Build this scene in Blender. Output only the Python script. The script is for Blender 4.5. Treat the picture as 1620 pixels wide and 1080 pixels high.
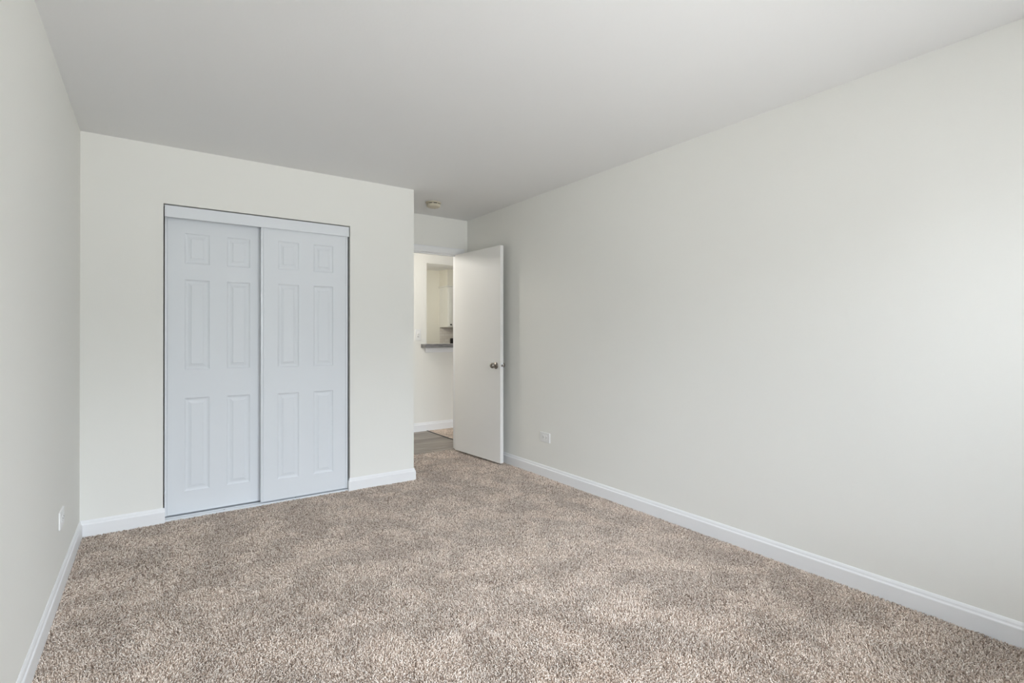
import bpy, bmesh, math
import numpy as np
from mathutils import Vector, Matrix

for o in list(bpy.data.objects):
    bpy.data.objects.remove(o, do_unlink=True)
scene = bpy.context.scene
COL = scene.collection

# ------------------------------------------------------------------ camera, world, lights, exposure
CAM_Z = 1.2058
YAW = math.radians(35.081)          # turned to the right of the room's long axis (+Y)
PITCH = math.radians(0.14)
cam = bpy.data.cameras.new('camera')
cam.sensor_fit = 'HORIZONTAL'
cam.sensor_width = 36.0
cam.lens = 36.0 * 809.79 / 1620.0
cam.shift_y = -10.55 / 1620.0
cam.clip_start = 0.05
cam_o = bpy.data.objects.new('camera', cam)
COL.objects.link(cam_o)
cam_o.location = (0, 0, CAM_Z)
cam_o.rotation_euler = (math.radians(90) + PITCH, 0, -YAW)
scene.camera = cam_o

scene.view_settings.view_transform = 'Standard'
scene.view_settings.look = 'None'
scene.view_settings.gamma = 1.0
scene.view_settings.use_curve_mapping = False
scene.view_settings.exposure = 0.0

world = bpy.data.worlds.new('overcast_sky')
scene.world = world
world.use_nodes = True
wn = world.node_tree
wn.nodes.clear()
w_out = wn.nodes.new('ShaderNodeOutputWorld')
w_bg = wn.nodes.new('ShaderNodeBackground')
w_tc = wn.nodes.new('ShaderNodeTexCoord')
w_sep = wn.nodes.new('ShaderNodeSeparateXYZ')
w_ramp = wn.nodes.new('ShaderNodeValToRGB')
wn.links.new(w_tc.outputs['Generated'], w_sep.inputs[0])
w_map = wn.nodes.new('ShaderNodeMapRange')
w_map.inputs[1].default_value = -1.0
w_map.inputs[2].default_value = 1.0
wn.links.new(w_sep.outputs['Z'], w_map.inputs[0])
wn.links.new(w_map.outputs[0], w_ramp.inputs[0])
cr = w_ramp.color_ramp
# pale sunlit ground, a dimmer horizon band (unseen trees and houses) added to even out the light, bright overcast above
SKY = ((0.0, (0.61, 0.62, 0.625)), (0.40, (0.59, 0.605, 0.61)), (0.46, (0.38, 0.40, 0.41)), (0.56, (0.40, 0.43, 0.46)),
       (0.62, (0.92, 1.00, 1.10)), (1.0, (1.05, 1.17, 1.34)))
cr.elements[0].position, cr.elements[0].color = SKY[0][0], (*SKY[0][1], 1)
cr.elements[1].position, cr.elements[1].color = SKY[-1][0], (*SKY[-1][1], 1)
for p, c in SKY[1:-1]:
    e = cr.elements.new(p)
    e.color = (*c, 1)
wn.links.new(w_ramp.outputs[0], w_bg.inputs[0])
w_bg.inputs[1].default_value = 17.0
wn.links.new(w_bg.outputs[0], w_out.inputs[0])


def area(name, loc, size, rot, power, color, portal=False):
    l = bpy.data.lights.new(name, 'AREA')
    l.shape = 'RECTANGLE'
    l.size, l.size_y = size
    l.energy = power
    l.color = color
    if portal:
        l.cycles.is_portal = True
    o = bpy.data.objects.new(name, l)
    COL.objects.link(o)
    o.location = loc
    o.rotation_euler = rot
    return o


def point(name, loc, radius, power, color):
    l = bpy.data.lights.new(name, 'POINT')
    l.shadow_soft_size = radius
    l.energy = power
    l.color = color
    o = bpy.data.objects.new(name, l)
    COL.objects.link(o)
    o.location = loc
    return o


# room dimensions (metres); X along the closet wall, Y into the room, Z up
H = 2.44
XL, XR = -0.357, 2.765
Y0 = -0.86            # wall behind the camera, with the window
YC, XE = 4.01, 1.804  # closet front and its free corner
YB = 4.773            # wall with the doorway
YH = 5.98             # far wall of the hallway
YK = 8.72             # far wall of the kitchen
WX0, WX1, WZ0, WZ1 = 0.05, 2.45, 0.62, 2.20   # bedroom window opening
LX1 = 6.6             # far end of the living area
VZ = -0.012           # subfloor under the carpet

area('bedroom_window_portal', ((WX0+WX1)/2, Y0-0.02, (WZ0+WZ1)/2), (WX1-WX0, WZ1-WZ0),
     (math.radians(90), 0, 0), 1, (1, 1, 1), portal=True)
area('living_fill_window_portal', (4.4, Y0-0.02, 1.41), (2.2, 1.58), (math.radians(90), 0, 0), 1, (1, 1, 1), portal=True)  # portal of the unseen window added to light the hall wall
point('hall_lamp', (1.65, 5.42, 2.19), 0.09, 22, (1.0, 0.96, 0.90))
area('kitchen_fill_opening_portal', (2.08, 6.5, 1.575), (0.8, 0.4), (0, math.radians(-90), 0), 1, (1, 1, 1), portal=True)  # unseen opening added in the side wall to brighten the kitchen
point('kitchen_lamp', (3.20, 7.20, 1.98), 0.08, 27, (1.0, 0.955, 0.84))

# ------------------------------------------------------------------ materials
def mat(name, color, rough=0.6, metal=0.0, spec=0.5):
    m = bpy.data.materials.new(name)
    m.use_nodes = True
    b = m.node_tree.nodes['Principled BSDF']
    b.inputs['Base Color'].default_value = (*color, 1)
    b.inputs['Roughness'].default_value = rough
    b.inputs['Metallic'].default_value = metal
    b.inputs['Specular IOR Level'].default_value = spec
    return m, m.node_tree, b


def bump(nt, b, scale, strength, dist, detail=2.0, kind='noise'):
    tc = nt.nodes.new('ShaderNodeTexCoord')
    t = nt.nodes.new('ShaderNodeTexNoise')
    t.inputs['Scale'].default_value = scale
    t.inputs['Detail'].default_value = detail
    bp = nt.nodes.new('ShaderNodeBump')
    bp.inputs['Strength'].default_value = strength
    bp.inputs['Distance'].default_value = dist
    nt.links.new(tc.outputs['Object'], t.inputs['Vector'])
    nt.links.new(t.outputs['Fac'], bp.inputs['Height'])
    nt.links.new(bp.outputs['Normal'], b.inputs['Normal'])
    return tc, t


def painted(name, color, rough=0.75, scale=140, dist=0.0006, strength=0.35, spec=0.3):
    m, nt, b = mat(name, color, rough, 0, spec)
    bump(nt, b, scale, strength, dist, 3)
    return m


M_WALL = painted('wall_paint', (0.880, 0.873, 0.828))
M_CEIL = painted('ceiling_paint', (0.875, 0.872, 0.865), 0.85, 90, 0.0008, 0.4)
M_KWALL = painted('kitchen_paint', (0.82, 0.80, 0.725))
M_TRIM = painted('trim_paint', (0.90, 0.905, 0.91), 0.38, 60, 0.0002, 0.2, 0.45)
M_CDOOR = painted('closet_door_paint', (0.785, 0.815, 0.845), 0.42, 220, 0.0002, 0.3, 0.4)
M_CMETAL = mat('white_enamelled_steel', (0.80, 0.83, 0.86), 0.3, 0, 0.5)[0]
M_DOOR = painted('door_paint', (0.90, 0.89, 0.865), 0.45, 50, 0.0003, 0.25, 0.4)
M_NICKEL = mat('aged_satin_nickel', (0.36, 0.33, 0.30), 0.26, 1.0)[0]
M_WPLAST = mat('white_plastic', (0.89, 0.89, 0.875), 0.35)[0]
M_DARK = mat('dark_slot', (0.02, 0.02, 0.02), 0.6)[0]
M_IVORY = painted('aged_ivory_plastic', (0.62, 0.565, 0.45), 0.45, 40, 0.0001, 0.1)
M_CAB = painted('cabinet_white', (0.83, 0.83, 0.80), 0.4, 60, 0.0001, 0.1)
M_BLACK = mat('black_metal', (0.015, 0.015, 0.016), 0.35, 0.3)[0]
M_CLOSET = painted('closet_shade_tone', (0.55, 0.54, 0.50))  # darker than the wall paint: shade of the closet put into the colour


def laminate():
    m, nt, b = mat('grey_laminate', (0.2, 0.2, 0.2), 0.35)
    tc = nt.nodes.new('ShaderNodeTexCoord')
    mp = nt.nodes.new('ShaderNodeMapping')
    mp.inputs['Scale'].default_value = (4, 30, 30)
    n = nt.nodes.new('ShaderNodeTexNoise')
    n.inputs['Scale'].default_value = 3
    n.inputs['Detail'].default_value = 6
    r = nt.nodes.new('ShaderNodeValToRGB')
    r.color_ramp.elements[0].position = 0.3
    r.color_ramp.elements[0].color = (0.10, 0.098, 0.095, 1)
    r.color_ramp.elements[1].position = 0.7
    r.color_ramp.elements[1].color = (0.27, 0.265, 0.26, 1)
    nt.links.new(tc.outputs['Object'], mp.inputs[0])
    nt.links.new(mp.outputs[0], n.inputs['Vector'])
    nt.links.new(n.outputs['Fac'], r.inputs[0])
    nt.links.new(r.outputs[0], b.inputs['Base Color'])
    return m


def planks():
    """grey-brown wood-look vinyl, boards running along X"""
    m, nt, b = mat('vinyl_plank', (0.2, 0.17, 0.14), 0.42)
    tc = nt.nodes.new('ShaderNodeTexCoord')
    br = nt.nodes.new('ShaderNodeTexBrick')
    br.offset = 0.37
    br.inputs['Scale'].default_value = 1.0
    br.inputs['Mortar Size'].default_value = 0.0012
    br.inputs['Mortar Smooth'].default_value = 0.1
    br.inputs['Brick Width'].default_value = 1.2
    br.inputs['Row Height'].default_value = 0.178
    br.inputs['Color1'].default_value = (0.27, 0.235, 0.20, 1)
    br.inputs['Color2'].default_value = (0.38, 0.335, 0.29, 1)
    br.inputs['Mortar'].default_value = (0.11, 0.095, 0.08, 1)
    nt.links.new(tc.outputs['Object'], br.inputs['Vector'])
    mp = nt.nodes.new('ShaderNodeMapping')
    mp.inputs['Scale'].default_value = (1.6, 22, 1)
    nt.links.new(tc.outputs['Object'], mp.inputs[0])
    n = nt.nodes.new('ShaderNodeTexNoise')
    n.inputs['Scale'].default_value = 1.0
    n.inputs['Detail'].default_value = 8
    n.inputs['Roughness'].default_value = 0.65
    n.inputs['Distortion'].default_value = 0.6
    nt.links.new(mp.outputs[0], n.inputs['Vector'])
    r = nt.nodes.new('ShaderNodeValToRGB')
    r.color_ramp.elements[0].position = 0.32
    r.color_ramp.elements[0].color = (0.42, 0.40, 0.38, 1)
    r.color_ramp.elements[1].position = 0.66
    r.color_ramp.elements[1].color = (1.1, 1.1, 1.1, 1)
    nt.links.new(n.outputs['Fac'], r.inputs[0])
    mx = nt.nodes.new('ShaderNodeMix')
    mx.data_type = 'RGBA'
    mx.blend_type = 'MULTIPLY'
    mx.inputs[0].default_value = 1.0
    nt.links.new(br.outputs['Color'], mx.inputs[6])
    nt.links.new(r.outputs[0], mx.inputs[7])
    nt.links.new(mx.outputs[2], b.inputs['Base Color'])
    return m


def tiles():
    """small white wall tile set in running bond, tile faces in the XZ plane"""
    m, nt, b = mat('white_wall_tile', (0.8, 0.78, 0.74), 0.25)
    tc = nt.nodes.new('ShaderNodeTexCoord')
    mp = nt.nodes.new('ShaderNodeMapping')
    mp.inputs['Rotation'].default_value = (math.radians(-90), 0, 0)
    nt.links.new(tc.outputs['Object'], mp.inputs[0])
    br = nt.nodes.new('ShaderNodeTexBrick')
    br.inputs['Scale'].default_value = 1.0
    br.inputs['Mortar Size'].default_value = 0.0015
    br.inputs['Brick Width'].default_value = 0.10
    br.inputs['Row Height'].default_value = 0.05
    br.inputs['Color1'].default_value = (0.80, 0.77, 0.73, 1)
    br.inputs['Color2'].default_value = (0.72, 0.67, 0.62, 1)
    br.inputs['Mortar'].default_value = (0.55, 0.50, 0.46, 1)
    nt.links.new(mp.outputs[0], br.inputs['Vector'])
    nt.links.new(br.outputs['Color'], b.inputs['Base Color'])
    return m


def carpet_mat(name, islands):
    """multi-tone twisted yarn: each tuft takes its own tone, times broad patches of painted-in nap shading"""
    m, nt, b = mat(name, (0.5, 0.4, 0.33), 0.95, 0, 0.1)
    tc = nt.nodes.new('ShaderNodeTexCoord')
    n = nt.nodes.new('ShaderNodeTexNoise')
    n.inputs['Scale'].default_value = 4.2
    n.inputs['Detail'].default_value = 5
    n.inputs['Distortion'].default_value = 0.5
    nt.links.new(tc.outputs['Object'], n.inputs['Vector'])
    if islands:
        g = nt.nodes.new('ShaderNodeNewGeometry')
        src = g.outputs['Random Per Island']
    else:
        f = nt.nodes.new('ShaderNodeTexNoise')
        f.inputs['Scale'].default_value = 130
        f.inputs['Detail'].default_value = 2
        nt.links.new(tc.outputs['Object'], f.inputs['Vector'])
        src = f.outputs['Fac']
    r = nt.nodes.new('ShaderNodeValToRGB')
    els = r.color_ramp.elements
    els[0].position = 0.0
    els[0].color = CARPET[0]
    els[1].position = 1.0
    els[1].color = CARPET[3]
    for p, c in ((0.22, CARPET[1]), (0.6, CARPET[2])):
        x = els.new(p)
        x.color = c
    nt.links.new(src, r.inputs[0])
    mr = nt.nodes.new('ShaderNodeMapRange')  # light and dark of the leaning nap painted into the yarn colour
    mr.inputs[1].default_value = 0.43
    mr.inputs[2].default_value = 0.58
    mr.inputs[3].default_value = 0.90
    mr.inputs[4].default_value = 1.10
    nt.links.new(n.outputs['Fac'], mr.inputs[0])
    mx = nt.nodes.new('ShaderNodeMix')
    mx.data_type = 'RGBA'
    mx.blend_type = 'MULTIPLY'
    mx.inputs[0].default_value = 1.0
    nt.links.new(r.outputs[0], mx.inputs[6])
    nt.links.new(mr.outputs[0], mx.inputs[7])
    nt.links.new(mx.outputs[2], b.inputs['Base Color'])
    return m


CARPET = ((0.28, 0.205, 0.16, 1), (0.55, 0.44, 0.355, 1), (0.76, 0.64, 0.545, 1), (0.92, 0.83, 0.74, 1))
M_LAM = laminate()
M_PLANK = planks()
M_TILE = tiles()
M_YARN = carpet_mat('carpet_yarn', True)
M_BACKING = carpet_mat('carpet_backing', False)


def glass():
    m, nt, b = mat('window_glass', (1, 1, 1), 0.0)
    nt.nodes.remove(b)
    out = nt.nodes['Material Output']
    t = nt.nodes.new('ShaderNodeBsdfTransparent')
    g = nt.nodes.new('ShaderNodeBsdfGlossy')
    g.inputs['Roughness'].default_value = 0.02
    fr = nt.nodes.new('ShaderNodeFresnel')
    mx = nt.nodes.new('ShaderNodeMixShader')
    nt.links.new(fr.outputs[0], mx.inputs[0])
    nt.links.new(t.outputs[0], mx.inputs[1])
    nt.links.new(g.outputs[0], mx.inputs[2])
    nt.links.new(mx.outputs[0], out.inputs['Surface'])
    return m


M_GLASS = glass()

# ------------------------------------------------------------------ mesh helpers
def link(name, bm, m, parent=None, bevel=0.0, smooth=False, segs=2):
    bmesh.ops.recalc_face_normals(bm, faces=bm.faces)
    me = bpy.data.meshes.new(name)
    bm.to_mesh(me)
    bm.free()
    o = bpy.data.objects.new(name, me)
    COL.objects.link(o)
    me.materials.append(m)
    if parent is not None:
        o.parent = parent
    if smooth:
        for p in me.polygons:
            p.use_smooth = True
    if bevel > 0:
        md = o.modifiers.new('edge', 'BEVEL')
        md.width = bevel
        md.segments = segs
        md.limit_method = 'ANGLE'
        md.angle_limit = math.radians(40)
    return o


def add_box(bm, x0, x1, y0, y1, z0, z1):
    v = [bm.verts.new(p) for p in ((x0, y0, z0), (x1, y0, z0), (x1, y1, z0), (x0, y1, z0),
                                   (x0, y0, z1), (x1, y0, z1), (x1, y1, z1), (x0, y1, z1))]
    for f in ((0, 3, 2, 1), (4, 5, 6, 7), (0, 1, 5, 4), (1, 2, 6, 5), (2, 3, 7, 6), (3, 0, 4, 7)):
        bm.faces.new([v[i] for i in f])


def box(name, b, m, parent=None, bevel=0.0, segs=2):
    bm = bmesh.new()
    add_box(bm, *b)
    return link(name, bm, m, parent, bevel, segs=segs)


def boxes(name, bs, m, parent=None, bevel=0.0):
    bm = bmesh.new()
    for b in bs:
        add_box(bm, *b)
    return link(name, bm, m, parent, bevel)


def holed_wall(name, axis, c0, c1, a0, a1, z0, z1, holes, m):
    """one welded wall slab with rectangular openings; axis 'y': runs along X at Y c0..c1, axis 'x': runs along Y"""
    au = sorted({a0, a1, *[v for h in holes for v in h[:2]]})
    zu = sorted({z0, z1, *[v for h in holes for v in h[2:]]})
    solid = {}
    for i in range(len(au)-1):
        for k in range(len(zu)-1):
            am, zm = (au[i]+au[i+1])/2, (zu[k]+zu[k+1])/2
            solid[i, k] = not any(h[0] < am < h[1] and h[2] < zm < h[3] for h in holes)
    bm = bmesh.new()
    cache = {}

    def V(i, k, s):
        key = (i, k, s)
        if key not in cache:
            c = (c0, c1)[s]
            cache[key] = bm.verts.new((au[i], c, zu[k]) if axis == 'y' else (c, au[i], zu[k]))
        return cache[key]
    for (i, k), s in solid.items():
        if not s:
            continue
        for sd in (0, 1):
            bm.faces.new([V(i, k, sd), V(i+1, k, sd), V(i+1, k+1, sd), V(i, k+1, sd)])
        for di, dk, e in ((-1, 0, ((i, k), (i, k+1))), (1, 0, ((i+1, k), (i+1, k+1))),
                          (0, -1, ((i, k), (i+1, k))), (0, 1, ((i, k+1), (i+1, k+1)))):
            if not solid.get((i+di, k+dk), False):
                (p, q), (r, t) = e
                bm.faces.new([V(p, q, 0), V(r, t, 0), V(r, t, 1), V(p, q, 1)])
    return link(name, bm, m)


def lathe(bm, prof, segs=40, mx=Matrix.Identity(4)):
    """profile of (radius, height) turned about Z, then moved by mx"""
    rings = []
    for r, z in prof:
        if r < 1e-6:
            rings.append([bm.verts.new(mx @ Vector((0, 0, z)))])
        else:
            rings.append([bm.verts.new(mx @ Vector((r*math.cos(2*math.pi*i/segs), r*math.sin(2*math.pi*i/segs), z))) for i in range(segs)])
    for A, B in zip(rings, rings[1:]):
        for i in range(segs):
            j = (i+1) % segs
            if len(A) == 1 and len(B) == 1:
                continue
            if len(A) == 1:
                bm.faces.new([A[0], B[i], B[j]])
            elif len(B) == 1:
                bm.faces.new([A[i], A[j], B[0]])
            else:
                bm.faces.new([A[i], A[j], B[j], B[i]])


def sweep(name, prof, path, m, parent=None, closed_ends=True):
    """sweep (offset, z) along a plan polyline with mitres; offset goes to the right of travel"""
    bm = bmesh.new()
    n = len(path)
    P = [Vector(p) for p in path]
    rows = []
    for i in range(n):
        ds = []
        if i > 0:
            ds.append((P[i]-P[i-1]).normalized())
        if i < n-1:
            ds.append((P[i+1]-P[i]).normalized())
        ns = [Vector((d.y, -d.x)) for d in ds]
        if len(ns) == 1:
            off = ns[0]
        else:
            off = (ns[0]+ns[1])
            off = off / (1 + ns[0].dot(ns[1]))
        rows.append([bm.verts.new((P[i].x+off.x*o, P[i].y+off.y*o, z)) for o, z in prof])
    k = len(prof)
    for A, B in zip(rows, rows[1:]):
        for j in range(k):
            bm.faces.new([A[j], A[(j+1) % k], B[(j+1) % k], B[j]])
    bm.faces.new(rows[0])
    bm.faces.new(rows[-1][::-1])
    return link(name, bm, m, parent)


def empty(name, loc=(0, 0, 0), rz=0.0):
    o = bpy.data.objects.new(name, None)
    o.empty_display_size = 0.1
    COL.objects.link(o)
    o.location = loc
    o.rotation_euler = (0, 0, rz)
    return o


def tag(o, label, cat, kind=None, group=None):
    o['label'] = label
    o['category'] = cat
    if kind:
        o['kind'] = kind
    if group:
        o['group'] = group
    return o


def struct(o, label, cat):
    return tag(o, label, cat, 'structure')


# ------------------------------------------------------------------ the shell of the bedroom
T = 0.12
struct(box('floor', (XL-T, XR+T, Y0-T, YB+0.03, VZ-0.1, VZ), M_BACKING), 'beige carpeted bedroom floor', 'floor')
struct(box('ceiling', (XL-T-1.5, LX1+T, Y0-T, YK+T, H, H+0.1), M_CEIL), 'flat pale grey white ceiling', 'ceiling')
struct(box('wall_left', (XL-T, XL, Y0-T, YB, VZ-0.1, H), M_WALL), 'plain off white wall left of the closet', 'wall')
struct(box('wall_right', (XR, XR+T, Y0-T, YB+T, VZ-0.1, H), M_WALL), 'long plain off white wall with low outlet', 'wall')
struct(holed_wall('wall_back', 'y', Y0-T, Y0, XL, XR, VZ-0.1, H, [(WX0, WX1, WZ0, WZ1)], M_WALL), 'off white wall with the bedroom window', 'wall')
CX0, CX1, CZ1 = 0.0575, 1.267, 2.067
struct(holed_wall('wall_closet', 'y', YC, YC+0.115, XL, XE, VZ-0.1, H, [(CX0, CX1, VZ-0.2, CZ1)], M_WALL), 'off white wall framing the sliding closet doors', 'wall')
struct(box('wall_alcove', (XE-0.1, XE, YC+0.115, YB, VZ-0.1, H), M_WALL), 'end of closet wall turning towards doorway', 'wall')
DX0, DX1, DZ1 = 1.838, 2.676, 2.083       # rough doorway
struct(holed_wall('wall_doorway', 'y', YB, YB+T, XL-T, XR, VZ-0.1, H, [(DX0, DX1, VZ-0.2, DZ1)], M_WALL), 'off white wall over and around the doorway', 'wall')

BASE = [(0, VZ), (0.014, VZ), (0.014, 0.068), (0.0128, 0.0715), (0.0098, 0.0745), (0.0085, 0.078), (0.0078, 0.084), (0.0055, 0.090), (0.003, 0.0945), (0, 0.0945)]
struct(sweep('baseboard_left', BASE, [(XL, Y0), (XL, YC)], M_TRIM), 'white baseboard along the wall left of closet', 'baseboard')
struct(sweep('baseboard_closet', BASE, [(XL, YC), (0.067, YC)], M_TRIM), 'short white baseboard between corner and closet doors', 'baseboard')
struct(sweep('baseboard_corner', BASE, [(CX1, YC+0.012), (CX1, YC), (XE, YC), (XE, YB-0.015)], M_TRIM), 'white baseboard wrapping the closet corner by doorway', 'baseboard')
struct(sweep('baseboard_right', BASE, [(XR, YB-0.015), (XR, Y0)], M_TRIM), 'white baseboard along the long wall with outlet', 'baseboard')
struct(sweep('baseboard_back', BASE, [(XR, Y0), (XL, Y0)], M_TRIM), 'white baseboard below the bedroom window', 'baseboard')

# bedroom window behind the camera
win = struct(empty('window_1', ((WX0+WX1)/2, Y0-0.06, WZ0)), 'wide white framed bedroom window', 'window')
hw, hh = (WX1-WX0)/2, WZ1-WZ0
F = 0.05
boxes('window_frame', [(-hw, -hw+F, -0.05, 0.03, 0, hh), (hw-F, hw, -0.05, 0.03, 0, hh), (-hw+F, hw-F, -0.05, 0.03, 0, F),
                       (-hw+F, hw-F, -0.05, 0.03, hh-F, hh), (-0.025, 0.025, -0.045, 0.02, F, hh-F)], M_TRIM, win)
box('pane', (-hw+F, -0.025, -0.012, -0.008, F, hh-F), M_GLASS, win)
box('pane', (0.025, hw-F, -0.012, -0.008, F, hh-F), M_GLASS, win)
box('window_sill', (-hw-0.04, hw+0.04, 0.03, 0.10, -0.022, 0.0), M_TRIM, win, 0.004)

# closet interior: back sheet with the closet's shade put into its colour
struct(box('wall_closet_shade', (XL, XE-0.1, YB-0.004, YB, 0, H), M_CLOSET), 'back sheet inside the closet, shade put into its grey', 'wall')

# ------------------------------------------------------------------ sliding closet doors
DW, DT, DZ0, DZT = 0.618, 0.034, 0.020, 2.035
PX = (-0.1975, -0.0525, 0.0525, 0.1975)          # panel columns about the door's middle
PZ = ((0.163, 0.788), (0.980, 1.586), (1.694, 1.898))
RINGS = ((0.0, 0.0), (0.0025, 0.0035), (0.011, 0.0068), (0.017, 0.0072), (0.022, 0.0068), (0.032, 0.0042), (0.0360, 0.0036), (0.0372, 0.0006), (0.039, 0.0004))


def closet_door(name, xc, yf, label):
    t = struct(empty(name, (xc, yf, 0)), label, 'door')
    hw = DW/2
    xs = [-hw+0.016, PX[0], PX[1], PX[2], PX[3], hw-0.016]
    zs = [DZ0+0.007, PZ[0][0], PZ[0][1], PZ[1][0], PZ[1][1], PZ[2][0], PZ[2][1], DZT]
    bm = bmesh.new()
    g = [[bm.verts.new((x, 0, z)) for z in zs] for x in xs]
    hole = {(i, k) for i in (1, 3) for k in (1, 3, 5)}
    for i in range(5):
        for k in range(7):
            if (i, k) not in hole:
                bm.faces.new([g[i][k], g[i+1][k], g[i+1][k+1], g[i][k+1]])
    bx = [bm.verts.new((x, DT, z)) for x, z in ((xs[0], zs[0]), (xs[-1], zs[0]), (xs[-1], zs[-1]), (xs[0], zs[-1]))]
    bm.faces.new(bx[::-1])
    bm.faces.new([g[i][0] for i in range(6)][::-1] + [bx[0], bx[1]])
    bm.faces.new([g[i][7] for i in range(6)] + [bx[2], bx[3]])
    bm.faces.new([g[0][k] for k in range(8)] + [bx[3], bx[0]])
    bm.faces.new([g[5][k] for k in range(8)][::-1] + [bx[1], bx[2]])
    link('door_slab', bm, M_CDOOR, t)
    for i in (1, 3):
        for k in (1, 3, 5):
            x0, x1, z0, z1 = xs[i], xs[i+1], zs[k], zs[k+1]
            bm = bmesh.new()
            rows = [[bm.verts.new(p) for p in ((x0+d, y, z0+d), (x1-d, y, z0+d), (x1-d, y, z1-d), (x0+d, y, z1-d))] for d, y in RINGS]
            for A, B in zip(rows, rows[1:]):
                for q in range(4):
                    bm.faces.new([A[q], A[(q+1) % 4], B[(q+1) % 4], B[q]])
            bm.faces.new(rows[-1])
            link('raised_panel', bm, M_CDOOR, t)
    # white steel channel along the long edges, with the little shadow groove beside the slab
    for s in (-1, 1):
        e = s*hw
        prof = [(e, -0.002), (e-s*0.0125, -0.002), (e-s*0.0135, 0.0005), (e-s*0.0155, 0.003), (e-s*0.0165, 0.003), (e-s*0.0165, DT), (e, DT)]
        bm = bmesh.new()
        A = [bm.verts.new((x, y, DZ0-0.004)) for x, y in prof]
        B = [bm.verts.new((x, y, DZT)) for x, y in prof]
        for q in range(len(prof)):
            r = (q+1) % len(prof)
            bm.faces.new([A[q], A[r], B[r], B[q]])
        bm.faces.new(A)
        bm.faces.new(B[::-1])
        link('edge_channel', bm, M_CMETAL, t)
    box('bottom_rail', (-hw+0.0165, hw-0.0165, -0.002, DT, DZ0-0.002, DZ0+0.007), M_CMETAL, t)
    return t


closet_door('door_2', 0.3745, YC+0.072, 'white six panel sliding closet door nearest the corner, set behind its twin')
closet_door('door_3', 0.9445, YC+0.022, 'white six panel sliding closet door nearest the doorway, overlapping in front')

tr = tag(empty('sliding_door_track', ((CX0+CX1)/2, YC, 1.98)), 'white metal head track with flat fascia above the closet doors', 'track')
w2 = 0.5985
bm = bmesh.new()
fp = [(0.0045, 0.0), (0.0015, 0.001), (0.0005, 0.0045), (0.002, 0.008), (0.002, 0.074), (0.0005, 0.0765), (0.0045, 0.0775)]
A = [bm.verts.new((-w2, y+0.006, z+0.003)) for y, z in fp]
B = [bm.verts.new((w2, y+0.006, z+0.003)) for y, z in fp]
for q in range(len(fp)):
    r = (q+1) % len(fp)
    bm.faces.new([A[q], A[r], B[r], B[q]])
bm.faces.new(A)
bm.faces.new(B[::-1])
link('fascia', bm, M_CMETAL, tr)
boxes('top_channel', [(-w2, w2, 0.0105, 0.112, 0.070, 0.0805), (-w2, w2, 0.0595, 0.0615, 0.060, 0.070), (-w2, w2, 0.110, 0.112, 0.02, 0.070)], M_CMETAL, tr)

ft = tag(empty('floor_track', ((CX0+CX1)/2, YC, 0)), 'low white metal floor track under the closet doors', 'track')
bm = bmesh.new()
pr = [(0.008, -0.010), (0.008, 0.004), (0.012, 0.0075), (0.018, 0.0085), (0.022, 0.0055), (0.050, 0.0055), (0.054, 0.009), (0.060, 0.009), (0.064, 0.0055), (0.104, 0.0055), (0.108, 0.0075), (0.110, -0.010)]
A = [bm.verts.new((-w2, y, z)) for y, z in pr]
B = [bm.verts.new((w2, y, z)) for y, z in pr]
for q in range(len(pr)):
    r = (q+1) % len(pr)
    bm.faces.new([A[q], A[r], B[r], B[q]])
bm.faces.new(A)
bm.faces.new(B[::-1])
link('rail', bm, M_CMETAL, ft)
for sx in (-0.255, 0.21):
    bm = bmesh.new()
    lathe(bm, [(0, 0.0072), (0.003, 0.0070), (0.0042, 0.0055)], 16, Matrix.Translation((sx, 0.036, 0)))
    link('screw', bm, M_NICKEL, ft)

# ------------------------------------------------------------------ doorway trim and the open door
tm = struct(empty('trim_1', ((DX0+DX1)/2, YB, 0)), 'white casing and jamb around the open doorway', 'door trim')
cx = (DX0+DX1)/2
JX0, JX1, JZ = DX0+0.017-cx, DX1-0.017-cx, DZ1-0.017      # inner faces of the jamb
boxes('jamb', [(DX0-cx, JX0, 0, T, VZ, DZ1), (JX1, DX1-cx, 0, T, VZ, DZ1), (JX0, JX1, 0, T, JZ, DZ1)], M_TRIM, tm)
boxes('door_stop', [(JX0, JX0+0.011, 0.040, 0.072, VZ, JZ), (JX1-0.011, JX1, 0.040, 0.072, VZ, JZ), (JX0+0.011, JX1-0.011, 0.040, 0.072, JZ-0.011, JZ)], M_TRIM, tm)
CW = 0.060
cl, crr, ct = JX0-0.004, JX1+0.004, JZ+0.004


def casing(name, P):
    """P: mitred plan in the XZ plane (four corners), swept to a shallow moulded thickness"""
    bm = bmesh.new()
    a, b_, c, d = [Vector((x, 0, z)) for x, z in P]      # a,b inner edge; c,d outer edge
    st = ((0.0, 0.0), (0.0, 0.008), (0.12, 0.011), (0.3, 0.012), (0.75, 0.016), (0.95, 0.016), (1.0, 0.013), (1.0, 0.0))
    A = [bm.verts.new(a.lerp(d, u) + Vector((0, -v, 0))) for u, v in st]
    B = [bm.verts.new(b_.lerp(c, u) + Vector((0, -v, 0))) for u, v in st]
    for q in range(len(st)):
        r = (q+1) % len(st)
        bm.faces.new([A[q], A[r], B[r], B[q]])
    bm.faces.new(A)
    bm.faces.new(B[::-1])
    return link(name, bm, M_TRIM, tm)


left_o = max(cl-CW, XE+0.001-cx)
casing('casing', [(cl, VZ), (cl, ct), (left_o, ct+CW), (left_o, VZ)])
casing('casing', [(cl, ct), (crr, ct), (crr+CW, ct+CW), (left_o, ct+CW)])
casing('casing', [(crr, ct), (crr, VZ), (crr+CW, VZ), (crr+CW, ct+CW)])

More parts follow.
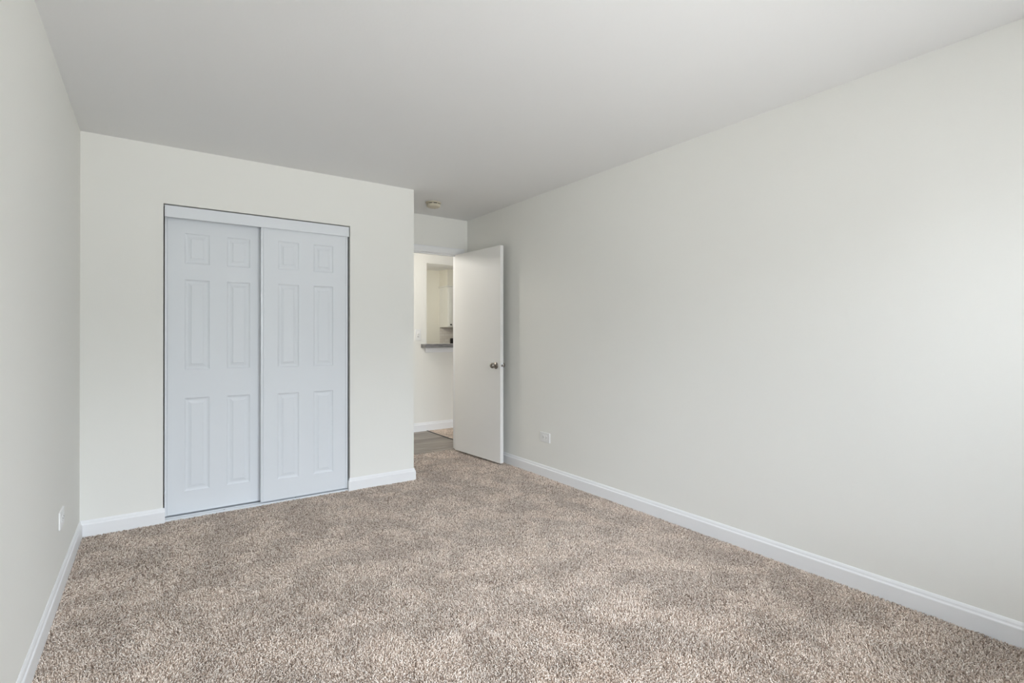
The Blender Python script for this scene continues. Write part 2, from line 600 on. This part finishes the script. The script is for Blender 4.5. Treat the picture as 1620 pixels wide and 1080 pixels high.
# door leaf: local x runs from the hinge edge to the free edge, local y 0 is the face seen from the room
HX, HY = 2.5945, 4.735
ang = math.atan2(3.970-HY, 2.655-HX)
DL = math.hypot(3.970-HY, 2.655-HX)
leaf = struct(empty('door_1', (HX, HY, 0), ang), 'plain flush off white door standing open against the long wall', 'door')
box('door_slab', (0, DL, 0, 0.037, 0.017, 2.055), M_DOOR, leaf, 0.0015)
KX, KZ = DL-0.066, 0.929
for s, off in ((-1, 0.0), (1, 0.037)):
    R = Matrix.Translation((KX, off, KZ)) @ Matrix.Rotation(math.radians(90) * (1 if s < 0 else -1), 4, 'X')
    bm = bmesh.new()
    lathe(bm, [(0.0, 0.0), (0.0325, 0.0), (0.0325, 0.0035), (0.031, 0.0065), (0.0265, 0.0085), (0.015, 0.0095), (0.0135, 0.014), (0.0, 0.014)], 40, R)
    ros = link('rosette', bm, M_NICKEL, leaf, smooth=True)
    bm = bmesh.new()
    lathe(bm, [(0.0, 0.012), (0.0115, 0.012), (0.0105, 0.022), (0.0125, 0.026), (0.0195, 0.029), (0.0245, 0.0345), (0.0262, 0.041), (0.0255, 0.048), (0.0225, 0.055), (0.018, 0.059), (0.010, 0.0605), (0.0, 0.0606)], 40, R)
    link('knob', bm, M_NICKEL, leaf, smooth=True)
lp = box('latch_plate', (DL-0.001, DL+0.0015, 0.0065, 0.0305, KZ-0.028, KZ+0.028), M_TRIM, leaf, 0.001)
bm = bmesh.new()
lathe(bm, [(0.0, 0.0), (0.0105, 0.0), (0.0105, 0.005), (0.009, 0.009), (0.004, 0.0115), (0.0, 0.0118)], 24, Matrix.Translation((DL+0.001, 0.0185, KZ)) @ Matrix.Rotation(math.radians(90), 4, 'Y'))
o = link('latch_bolt', bm, M_NICKEL, lp, smooth=True)
for hz in (0.22, 1.04, 1.86):
    bm = bmesh.new()
    lathe(bm, [(0, -0.045), (0.006, -0.045), (0.006, 0.045), (0, 0.045)], 16, Matrix.Translation((-0.004, 0.042, hz)))
    link('hinge', bm, M_NICKEL, leaf, smooth=False)

# ------------------------------------------------------------------ wall fittings
def rounded_plate(bm, w, h, t, r=0.004, bev=0.003):
    """plate in the local XZ plane, standing out along -Y by t, with softened rim"""
    def ring(ins, y):
        pts = []
        for cxs, czs, a0 in ((1, 1, 0), (-1, 1, 90), (-1, -1, 180), (1, -1, 270)):
            for k in range(5):
                a = math.radians(a0+k*22.5)
                rr = max(r-ins*0.4, 0.001)
                pts.append(bm.verts.new((cxs*(w/2-ins-rr)+rr*math.cos(a), y, czs*(h/2-ins-rr)+rr*math.sin(a))))
        return pts
    rows = [ring(0, 0), ring(0, -t*0.45), ring(bev*0.35, -t*0.8), ring(bev, -t)]
    for A, B in zip(rows, rows[1:]):
        for q in range(len(A)):
            s = (q+1) % len(A)
            bm.faces.new([A[q], A[s], B[s], B[q]])
    bm.faces.new(rows[0][::-1])
    bm.faces.new(rows[-1])


def outlet(loc, rz, label, group):
    t = tag(empty('electrical_outlet', loc, rz), label, 'outlet', group=group)
    bm = bmesh.new()
    rounded_plate(bm, 0.132, 0.083, 0.0065)
    link('cover_plate', bm, M_WPLAST, t)
    for s in (-1, 1):
        bm = bmesh.new()
        rounded_plate(bm, 0.030, 0.034, 0.0025, 0.010, 0.001)
        for v in bm.verts:
            v.co += Vector((s*0.0195, -0.0062, 0))
        rc = link('receptacle', bm, M_WPLAST, t)
        # sideways mounted: two upright-turned slots and the round ground hole
        boxes('slot', [(s*0.0195-0.0055, s*0.0195+0.0035, -0.0092, -0.0086, 0.0050, 0.0072),
                       (s*0.0195-0.0045, s*0.0195+0.0025, -0.0092, -0.0086, -0.0072, -0.0050)], M_DARK, rc)
        bm = bmesh.new()
        lathe(bm, [(0, 0), (0.0024, 0), (0.0024, 0.0006), (0, 0.0006)], 14, Matrix.Translation((s*0.0195+0.0085, -0.0086, 0)) @ Matrix.Rotation(math.radians(90), 4, 'X'))
        link('ground_hole', bm, M_DARK, rc)
    bm = bmesh.new()
    lathe(bm, [(0, 0), (0.0034, 0), (0.003, 0.0012), (0, 0.0015)], 16, Matrix.Translation((0, -0.0062, 0)) @ Matrix.Rotation(math.radians(90), 4, 'X'))
    link('screw', bm, M_WPLAST, t, smooth=True)
    return t


outlet((XR, 3.439, 0.336), math.radians(-90), 'white sideways outlet low on the long wall past the open door', 'sideways bedroom wall outlets')
outlet((XL, 3.236, 0.338), math.radians(90), 'white outlet low on the wall left of the closet', 'sideways bedroom wall outlets')

sd = tag(empty('smoke_detector', (2.125, 4.290, H)), 'round ivory smoke detector on ceiling before the doorway', 'smoke detector')
bm = bmesh.new()
lathe(bm, [(0, 0), (0.071, 0), (0.071, -0.006), (0.068, -0.010), (0.060, -0.011), (0, -0.011)], 48)
link('base', bm, M_IVORY, sd)
bm = bmesh.new()
lathe(bm, [(0, -0.0105), (0.0565, -0.0105), (0.0565, -0.0185), (0, -0.0185)], 48)
link('vent_gap', bm, M_DARK, sd)
for k in range(8):
    bm = bmesh.new()
    a = 2*math.pi*(k+0.3)/8
    c, sn = math.cos(a), math.sin(a)
    vs = [bm.verts.new((r*c-w*sn, r*sn+w*c, z)) for z in (-0.0105, -0.0185) for r, w in ((0.052, -0.006), (0.0615, -0.006), (0.0615, 0.006), (0.052, 0.006))]
    for f in ((0, 1, 2, 3), (7, 6, 5, 4), (0, 4, 5, 1), (1, 5, 6, 2), (2, 6, 7, 3), (3, 7, 4, 0)):
        bm.faces.new([vs[i] for i in f])
    link('rib', bm, M_IVORY, sd)
bm = bmesh.new()
lathe(bm, [(0, -0.018), (0.063, -0.018), (0.0645, -0.021), (0.064, -0.032), (0.061, -0.039), (0.054, -0.0435), (0.030, -0.046), (0.028, -0.0475), (0, -0.048)], 48)
link('cover', bm, M_IVORY, sd, smooth=False)
bm = bmesh.new()
lathe(bm, [(0, -0.0465), (0.008, -0.0465), (0.008, -0.0495), (0.006, -0.0505), (0, -0.0505)], 20, Matrix.Translation((0.020, 0.020, 0)))
link('test_button', bm, M_IVORY, sd)

# ------------------------------------------------------------------ hallway, living area and kitchen beyond the doorway
FB = 2.868      # where the hall's vinyl meets the living area's carpet
struct(box('floor_hall', (0.4, FB, YB+0.03, YH, VZ-0.1, -0.002), M_PLANK), 'grey brown wood look vinyl plank hallway floor', 'floor')
struct(box('floor_living', (FB, LX1, Y0-T, YH, VZ-0.1, -0.001), M_BACKING), 'beige carpet beyond the hallway planks', 'floor')
struct(box('floor_kitchen', (2.2, LX1, YH, YK, VZ-0.1, -0.002), M_PLANK), 'vinyl plank kitchen floor', 'floor')
struct(box('trim_2', (FB-0.006, FB+0.008, YB+T, YH-0.014, -0.004, 0.003), M_BLACK), 'dark seam strip between hallway planks and carpet', 'threshold')
OX0, OX1, OZ0, OZ1 = 2.866, 4.75, 1.06, 2.138
struct(holed_wall('wall_hall', 'y', YH, YH+T, 0.4, LX1, VZ-0.1, H, [(OX0, OX1, OZ0, OZ1)], M_WALL), 'off white hallway wall with kitchen pass through', 'wall')
struct(box('wall_hall_end', (0.3, 0.4, YB+T, YH, VZ-0.1, H), M_WALL), 'off white end wall of the hallway', 'wall')
struct(box('wall_living', (LX1, LX1+T, Y0-T, YK, VZ-0.1, H), M_WALL), 'off white side wall of the living area', 'wall')
struct(holed_wall('wall_living_fill_window', 'y', Y0-T, Y0, XR+T, LX1, VZ-0.1, H, [(3.3, 5.5, 0.62, 2.2)], M_WALL), 'off white living area wall with added unseen window', 'wall')
struct(box('wall_kitchen', (2.2, LX1, YK, YK+T, VZ-0.1, H), M_KWALL), 'cream kitchen wall seen through the pass through', 'wall')
struct(holed_wall('wall_kitchen_side', 'x', 2.1, 2.2, YH+T, YK, VZ-0.1, H, [(6.35, 6.65, 1.20, 1.95)], M_KWALL), 'cream side wall of the kitchen', 'wall')  # its opening is made up, letting daylight onto the kitchen ceiling and cabinet
struct(sweep('baseboard_hall', [(o, max(z, -0.002)*1.14) for o, z in BASE], [(0.4, YH), (LX1, YH)], M_TRIM), 'white baseboard along the hallway wall', 'baseboard')

bar = tag(empty('bar_counter', (OX0, YH, OZ0)), 'grey laminate bar top on the pass through ledge in hallway wall', 'counter')
bw = OX1-OX0-0.002
bm = bmesh.new()
pl = [(-0.079, -0.112), (bw, -0.112), (bw, 0.20), (0.002, 0.20), (0.002, -0.001), (-0.079, -0.001)]
lo = [bm.verts.new((x, y, 0.0)) for x, y in pl]
hi = [bm.verts.new((x, y, 0.045)) for x, y in pl]
for q in range(6):
    bm.faces.new([lo[q], lo[(q+1) % 6], hi[(q+1) % 6], hi[q]])
bm.faces.new(lo[::-1])
bm.faces.new(hi)
link('countertop', bm, M_LAM, bar, 0.003)
box('apron', (-0.022, OX1-OX0+0.05, -0.019, -0.0005, -0.063, -0.0005), M_TRIM, bar, 0.002)

sw = tag(empty('light_switch', (2.746, YH, 1.221)), 'white toggle light switch on the hallway wall beside pass through', 'switch')
bm = bmesh.new()
rounded_plate(bm, 0.080, 0.138, 0.0065)
link('cover_plate', bm, M_WPLAST, sw)
bm = bmesh.new()
rounded_plate(bm, 0.034, 0.068, 0.003, 0.003, 0.001)
for v in bm.verts:
    v.co.y -= 0.0055
link('switch_frame', bm, M_WPLAST, sw)
bm = bmesh.new()
v = [bm.verts.new(p) for p in ((-0.012, -0.0080, -0.008), (0.012, -0.0080, -0.008), (0.012, -0.0080, 0.022), (-0.012, -0.0080, 0.022),
                               (-0.010, -0.0120, -0.006), (0.010, -0.0120, -0.006), (0.010, -0.0240, 0.018), (-0.010, -0.0240, 0.018))]
for f in ((0, 3, 2, 1), (4, 5, 6, 7), (0, 1, 5, 4), (1, 2, 6, 5), (2, 3, 7, 6), (3, 0, 4, 7)):
    bm.faces.new([v[i] for i in f])
link('toggle', bm, M_WPLAST, sw, 0.002)
box('dimmer_slot', (-0.012, 0.012, -0.0095, -0.0082, -0.0275, -0.0235), M_DARK, sw)

# kitchen: soffit, wall cabinet, tile, range
KX0, KD = 4.452, 0.305
struct(box('wall_soffit', (KX0, LX1, YK-KD, YK, 2.135, H), M_KWALL), 'boxed soffit over the kitchen wall cabinet', 'wall')
struct(box('wall_tiles', (KX0, LX1, YK-0.008, YK, 0.90, 1.372), M_TILE), 'white tiled backsplash under the kitchen cabinet', 'backsplash')
kc = tag(empty('wall_cabinet', (KX0, YK-KD, 1.372)), 'white kitchen wall cabinet with black knob seen through the pass through', 'cabinet')
box('body', (0.0, 0.76, 0.004, KD, 0.0, 0.745), M_CAB, kc)
boxes('face_frame', [(0.0, 0.032, -0.012, 0.004, 0.0, 0.745), (0.728, 0.76, -0.012, 0.004, 0.0, 0.745), (0.032, 0.728, -0.012, 0.004, 0.0, 0.02), (0.032, 0.728, -0.012, 0.004, 0.71, 0.745), (0.372, 0.388, -0.012, 0.004, 0.02, 0.71)], M_CAB, kc)
bm = bmesh.new()
add_box(bm, -0.030, 0.76, -0.042, KD, 0.745, 0.763)
link('crown', bm, M_CAB, kc)
for x0 in (0.018, 0.386):
    d = boxes('cabinet_door', [(x0, x0+0.058, -0.032, -0.0125, 0.012, 0.716), (x0+0.298, x0+0.356, -0.032, -0.0125, 0.012, 0.716),
                               (x0+0.058, x0+0.298, -0.032, -0.0125, 0.012, 0.070), (x0+0.058, x0+0.298, -0.032, -0.0125, 0.658, 0.716),
                               (x0+0.058, x0+0.298, -0.022, -0.0125, 0.070, 0.658)], M_CAB, kc)
    kx = x0 + (0.032 if x0 < 0.2 else 0.328)
    bm = bmesh.new()
    lathe(bm, [(0, 0), (0.006, 0), (0.006, 0.010), (0.014, 0.014), (0.016, 0.020), (0.014, 0.026), (0, 0.028)], 24, Matrix.Translation((kx, -0.032, 0.045)) @ Matrix.Rotation(math.radians(90), 4, 'X'))
    link('knob', bm, M_BLACK, d, smooth=True)

rg = tag(empty('kitchen_range', (5.036, YK-0.34, -0.002)), 'black kitchen range edge just above the bar top beside the open door', 'appliance')
box('oven_body', (-0.38, 0.38, -0.31, 0.31, 0.0, 0.90), M_BLACK, rg, 0.004)
box('cooktop', (-0.38, 0.38, -0.32, 0.31, 0.901, 0.915), M_BLACK, rg, 0.003)
box('backguard', (-0.38, 0.38, 0.25, 0.315, 0.916, 1.167), M_BLACK, rg, 0.006)
box('oven_handle', (-0.30, 0.30, -0.36, -0.335, 0.78, 0.805), M_NICKEL, rg, 0.005)

# unseen living area window, added to light the hall wall from the front
lw = struct(empty('window_2', (4.4, Y0-0.06, 0.62)), 'unseen living area window added to light the hall', 'window')
boxes('window_frame', [(-1.1, -1.05, -0.05, 0.03, 0, 1.58), (1.05, 1.1, -0.05, 0.03, 0, 1.58), (-1.05, 1.05, -0.05, 0.03, 0, 0.05), (-1.05, 1.05, -0.05, 0.03, 1.53, 1.58)], M_TRIM, lw)
box('pane', (-1.05, 1.05, -0.012, -0.008, 0.05, 1.53), M_GLASS, lw)

# ------------------------------------------------------------------ carpet pile: short twisted tufts, one mesh of loose yarn
def smooth_field(rng, nx, ny, X, Y, x0, x1, y0, y1):
    g = rng.standard_normal((ny+2, nx+2))
    u = (X-x0)/(x1-x0)*nx
    v = (Y-y0)/(y1-y0)*ny
    i = np.clip(u.astype(int), 0, nx)
    j = np.clip(v.astype(int), 0, ny)
    fu, fv = u-i, v-j
    fu, fv = fu*fu*(3-2*fu), fv*fv*(3-2*fv)
    return (g[j, i]*(1-fu)+g[j, i+1]*fu)*(1-fv)+(g[j+1, i]*(1-fu)+g[j+1, i+1]*fu)*fv


def pile(name, regions, seed):
    rng = np.random.default_rng(seed)
    pts = []
    sizes = []
    for x0, x1, y0, y1, spacing in regions:
        nx, ny = int((x1-x0)/spacing), int((y1-y0)/spacing)
        gx, gy = np.meshgrid((np.arange(nx)+0.5)/nx, (np.arange(ny)+0.5)/ny)
        px = x0+(x1-x0)*gx.ravel()+rng.uniform(-.5, .5, nx*ny)*spacing*0.9
        py = y0+(y1-y0)*gy.ravel()+rng.uniform(-.5, .5, nx*ny)*spacing*0.9
        pts.append(np.stack([np.clip(px, x0+.002, x1-.002), np.clip(py, y0+.0005, y1-.0005)], 1))
        sizes.append(np.full(nx*ny, spacing/0.0070))
    P = np.concatenate(pts)
    size = np.concatenate(sizes)
    n = len(P)
    X, Y = P[:, 0], P[:, 1]
    bb = (XL-.1, LX1, Y0-.1, YH)
    # the nap lies in drifting directions, combed by vacuuming and footsteps; each yarn end curls over at random
    bb = (XL-.1, LX1, Y0-.1, YH)
    f1 = smooth_field(rng, 26, 26, X, Y, *bb)*0.8+smooth_field(rng, 70, 70, X, Y, *bb)*0.6
    f2 = smooth_field(rng, 26, 26, X, Y, *bb)*0.8+smooth_field(rng, 70, 70, X, Y, *bb)*0.6
    f3 = smooth_field(rng, 34, 34, X, Y, *bb)
    ca = rng.uniform(0, 2*np.pi, n)
    cl = rng.uniform(0.0035, 0.0085, n)*size
    tx = np.cos(ca)*cl+np.tanh(f1*1.5)*0.0030
    ty = np.sin(ca)*cl+np.tanh(f2*1.5)*0.0030
    hgt = 0.0108+rng.normal(0, 0.0016, n)+0.0013*np.tanh(f3*2)
    hgt = np.clip(hgt, 0.007, 0.016)
    th = rng.uniform(0, 2*np.pi, n)
    K = 4
    tw = rng.uniform(-0.9, 0.9, n)
    r0 = rng.uniform(0.0017, 0.0026, n)*size
    levels = ((0.0, 0.8, 0.0), (0.70, 1.0, 0.12), (0.97, 1.05, 0.55), (0.95, 0.75, 1.0))
    V = np.zeros((n, K*len(levels)+1, 3), np.float32)
    for L, (hz, rr, sh) in enumerate(levels):
        for k in range(K):
            a = th+tw*L+k*2*np.pi/K
            # the ring tilts over with the curl so the strand keeps its thickness
            tilt = (0.0, 0.25, 0.75, 1.0)[L]
            cx_, cy_ = np.cos(a)*r0*rr, np.sin(a)*r0*rr
            ln = np.sqrt(tx*tx+ty*ty)+1e-6
            ux, uy = tx/ln, ty/ln
            al = cx_*ux+cy_*uy
            V[:, L*K+k, 0] = X+tx*sh+cx_-ux*al*tilt
            V[:, L*K+k, 1] = Y+ty*sh+cy_-uy*al*tilt
            V[:, L*K+k, 2] = VZ+hgt*hz-al*tilt
    V[:, -1, 0] = X+tx*1.25
    V[:, -1, 1] = Y+ty*1.25
    V[:, -1, 2] = VZ+hgt*0.86
    nv = V.shape[1]
    quads, tris = [], []
    for L in range(len(levels)-1):
        for k in range(K):
            j = (k+1) % K
            quads.append((L*K+k, L*K+j, (L+1)*K+j, (L+1)*K+k))
    L = len(levels)-1
    for k in range(K):
        tris.append((L*K+k, L*K+(k+1) % K, nv-1))
    base = (np.arange(n)*nv)[:, None]
    fq = (base[:, :, None]+np.array(quads)[None]).reshape(n, -1)
    ftr = (base[:, :, None]+np.array(tris)[None]).reshape(n, -1)
    loops = np.concatenate([fq, ftr], 1).ravel().astype(np.int32)
    tot = np.tile(np.array([4]*len(quads)+[3]*len(tris), np.int32), n)
    start = np.concatenate([[0], np.cumsum(tot)[:-1]]).astype(np.int32)
    me = bpy.data.meshes.new(name)
    me.vertices.add(n*nv)
    me.vertices.foreach_set('co', V.reshape(-1))
    me.loops.add(len(loops))
    me.loops.foreach_set('vertex_index', loops)
    me.polygons.add(len(tot))
    me.polygons.foreach_set('loop_start', start)
    me.polygons.foreach_set('loop_total', tot)
    me.polygons.foreach_set('use_smooth', np.ones(len(tot), bool))
    me.update(calc_edges=True)
    me.materials.append(M_YARN)
    o = bpy.data.objects.new(name, me)
    COL.objects.link(o)
    return o


EDGE = YB+0.062
xa, xb = XL+.012, XR-.012
c = pile('carpet', [(xa, xb, Y0+.012, 0.2, 0.0125), (xa, xb, 0.2, 2.1, 0.0055), (xa, xb, 2.1, 3.0, 0.0060), (xa, xb, 3.0, YC-.012, 0.0070),
                    (XL+.3, XE+.014, YC-.012, YC+.010, 0.0070), (XE+.014, xb, YC-.012, YB, 0.0073), (DX0+.018, DX1-.018, YB, EDGE, 0.0073)], 7)
tag(c, 'beige and brown flecked carpet covering the bedroom floor', 'carpet', 'stuff')
c = pile('carpet', [(FB+.008, 4.4, 4.91, YH-.014, 0.0075)], 11)
tag(c, 'tan carpet beyond the hallway planks', 'carpet', 'stuff')
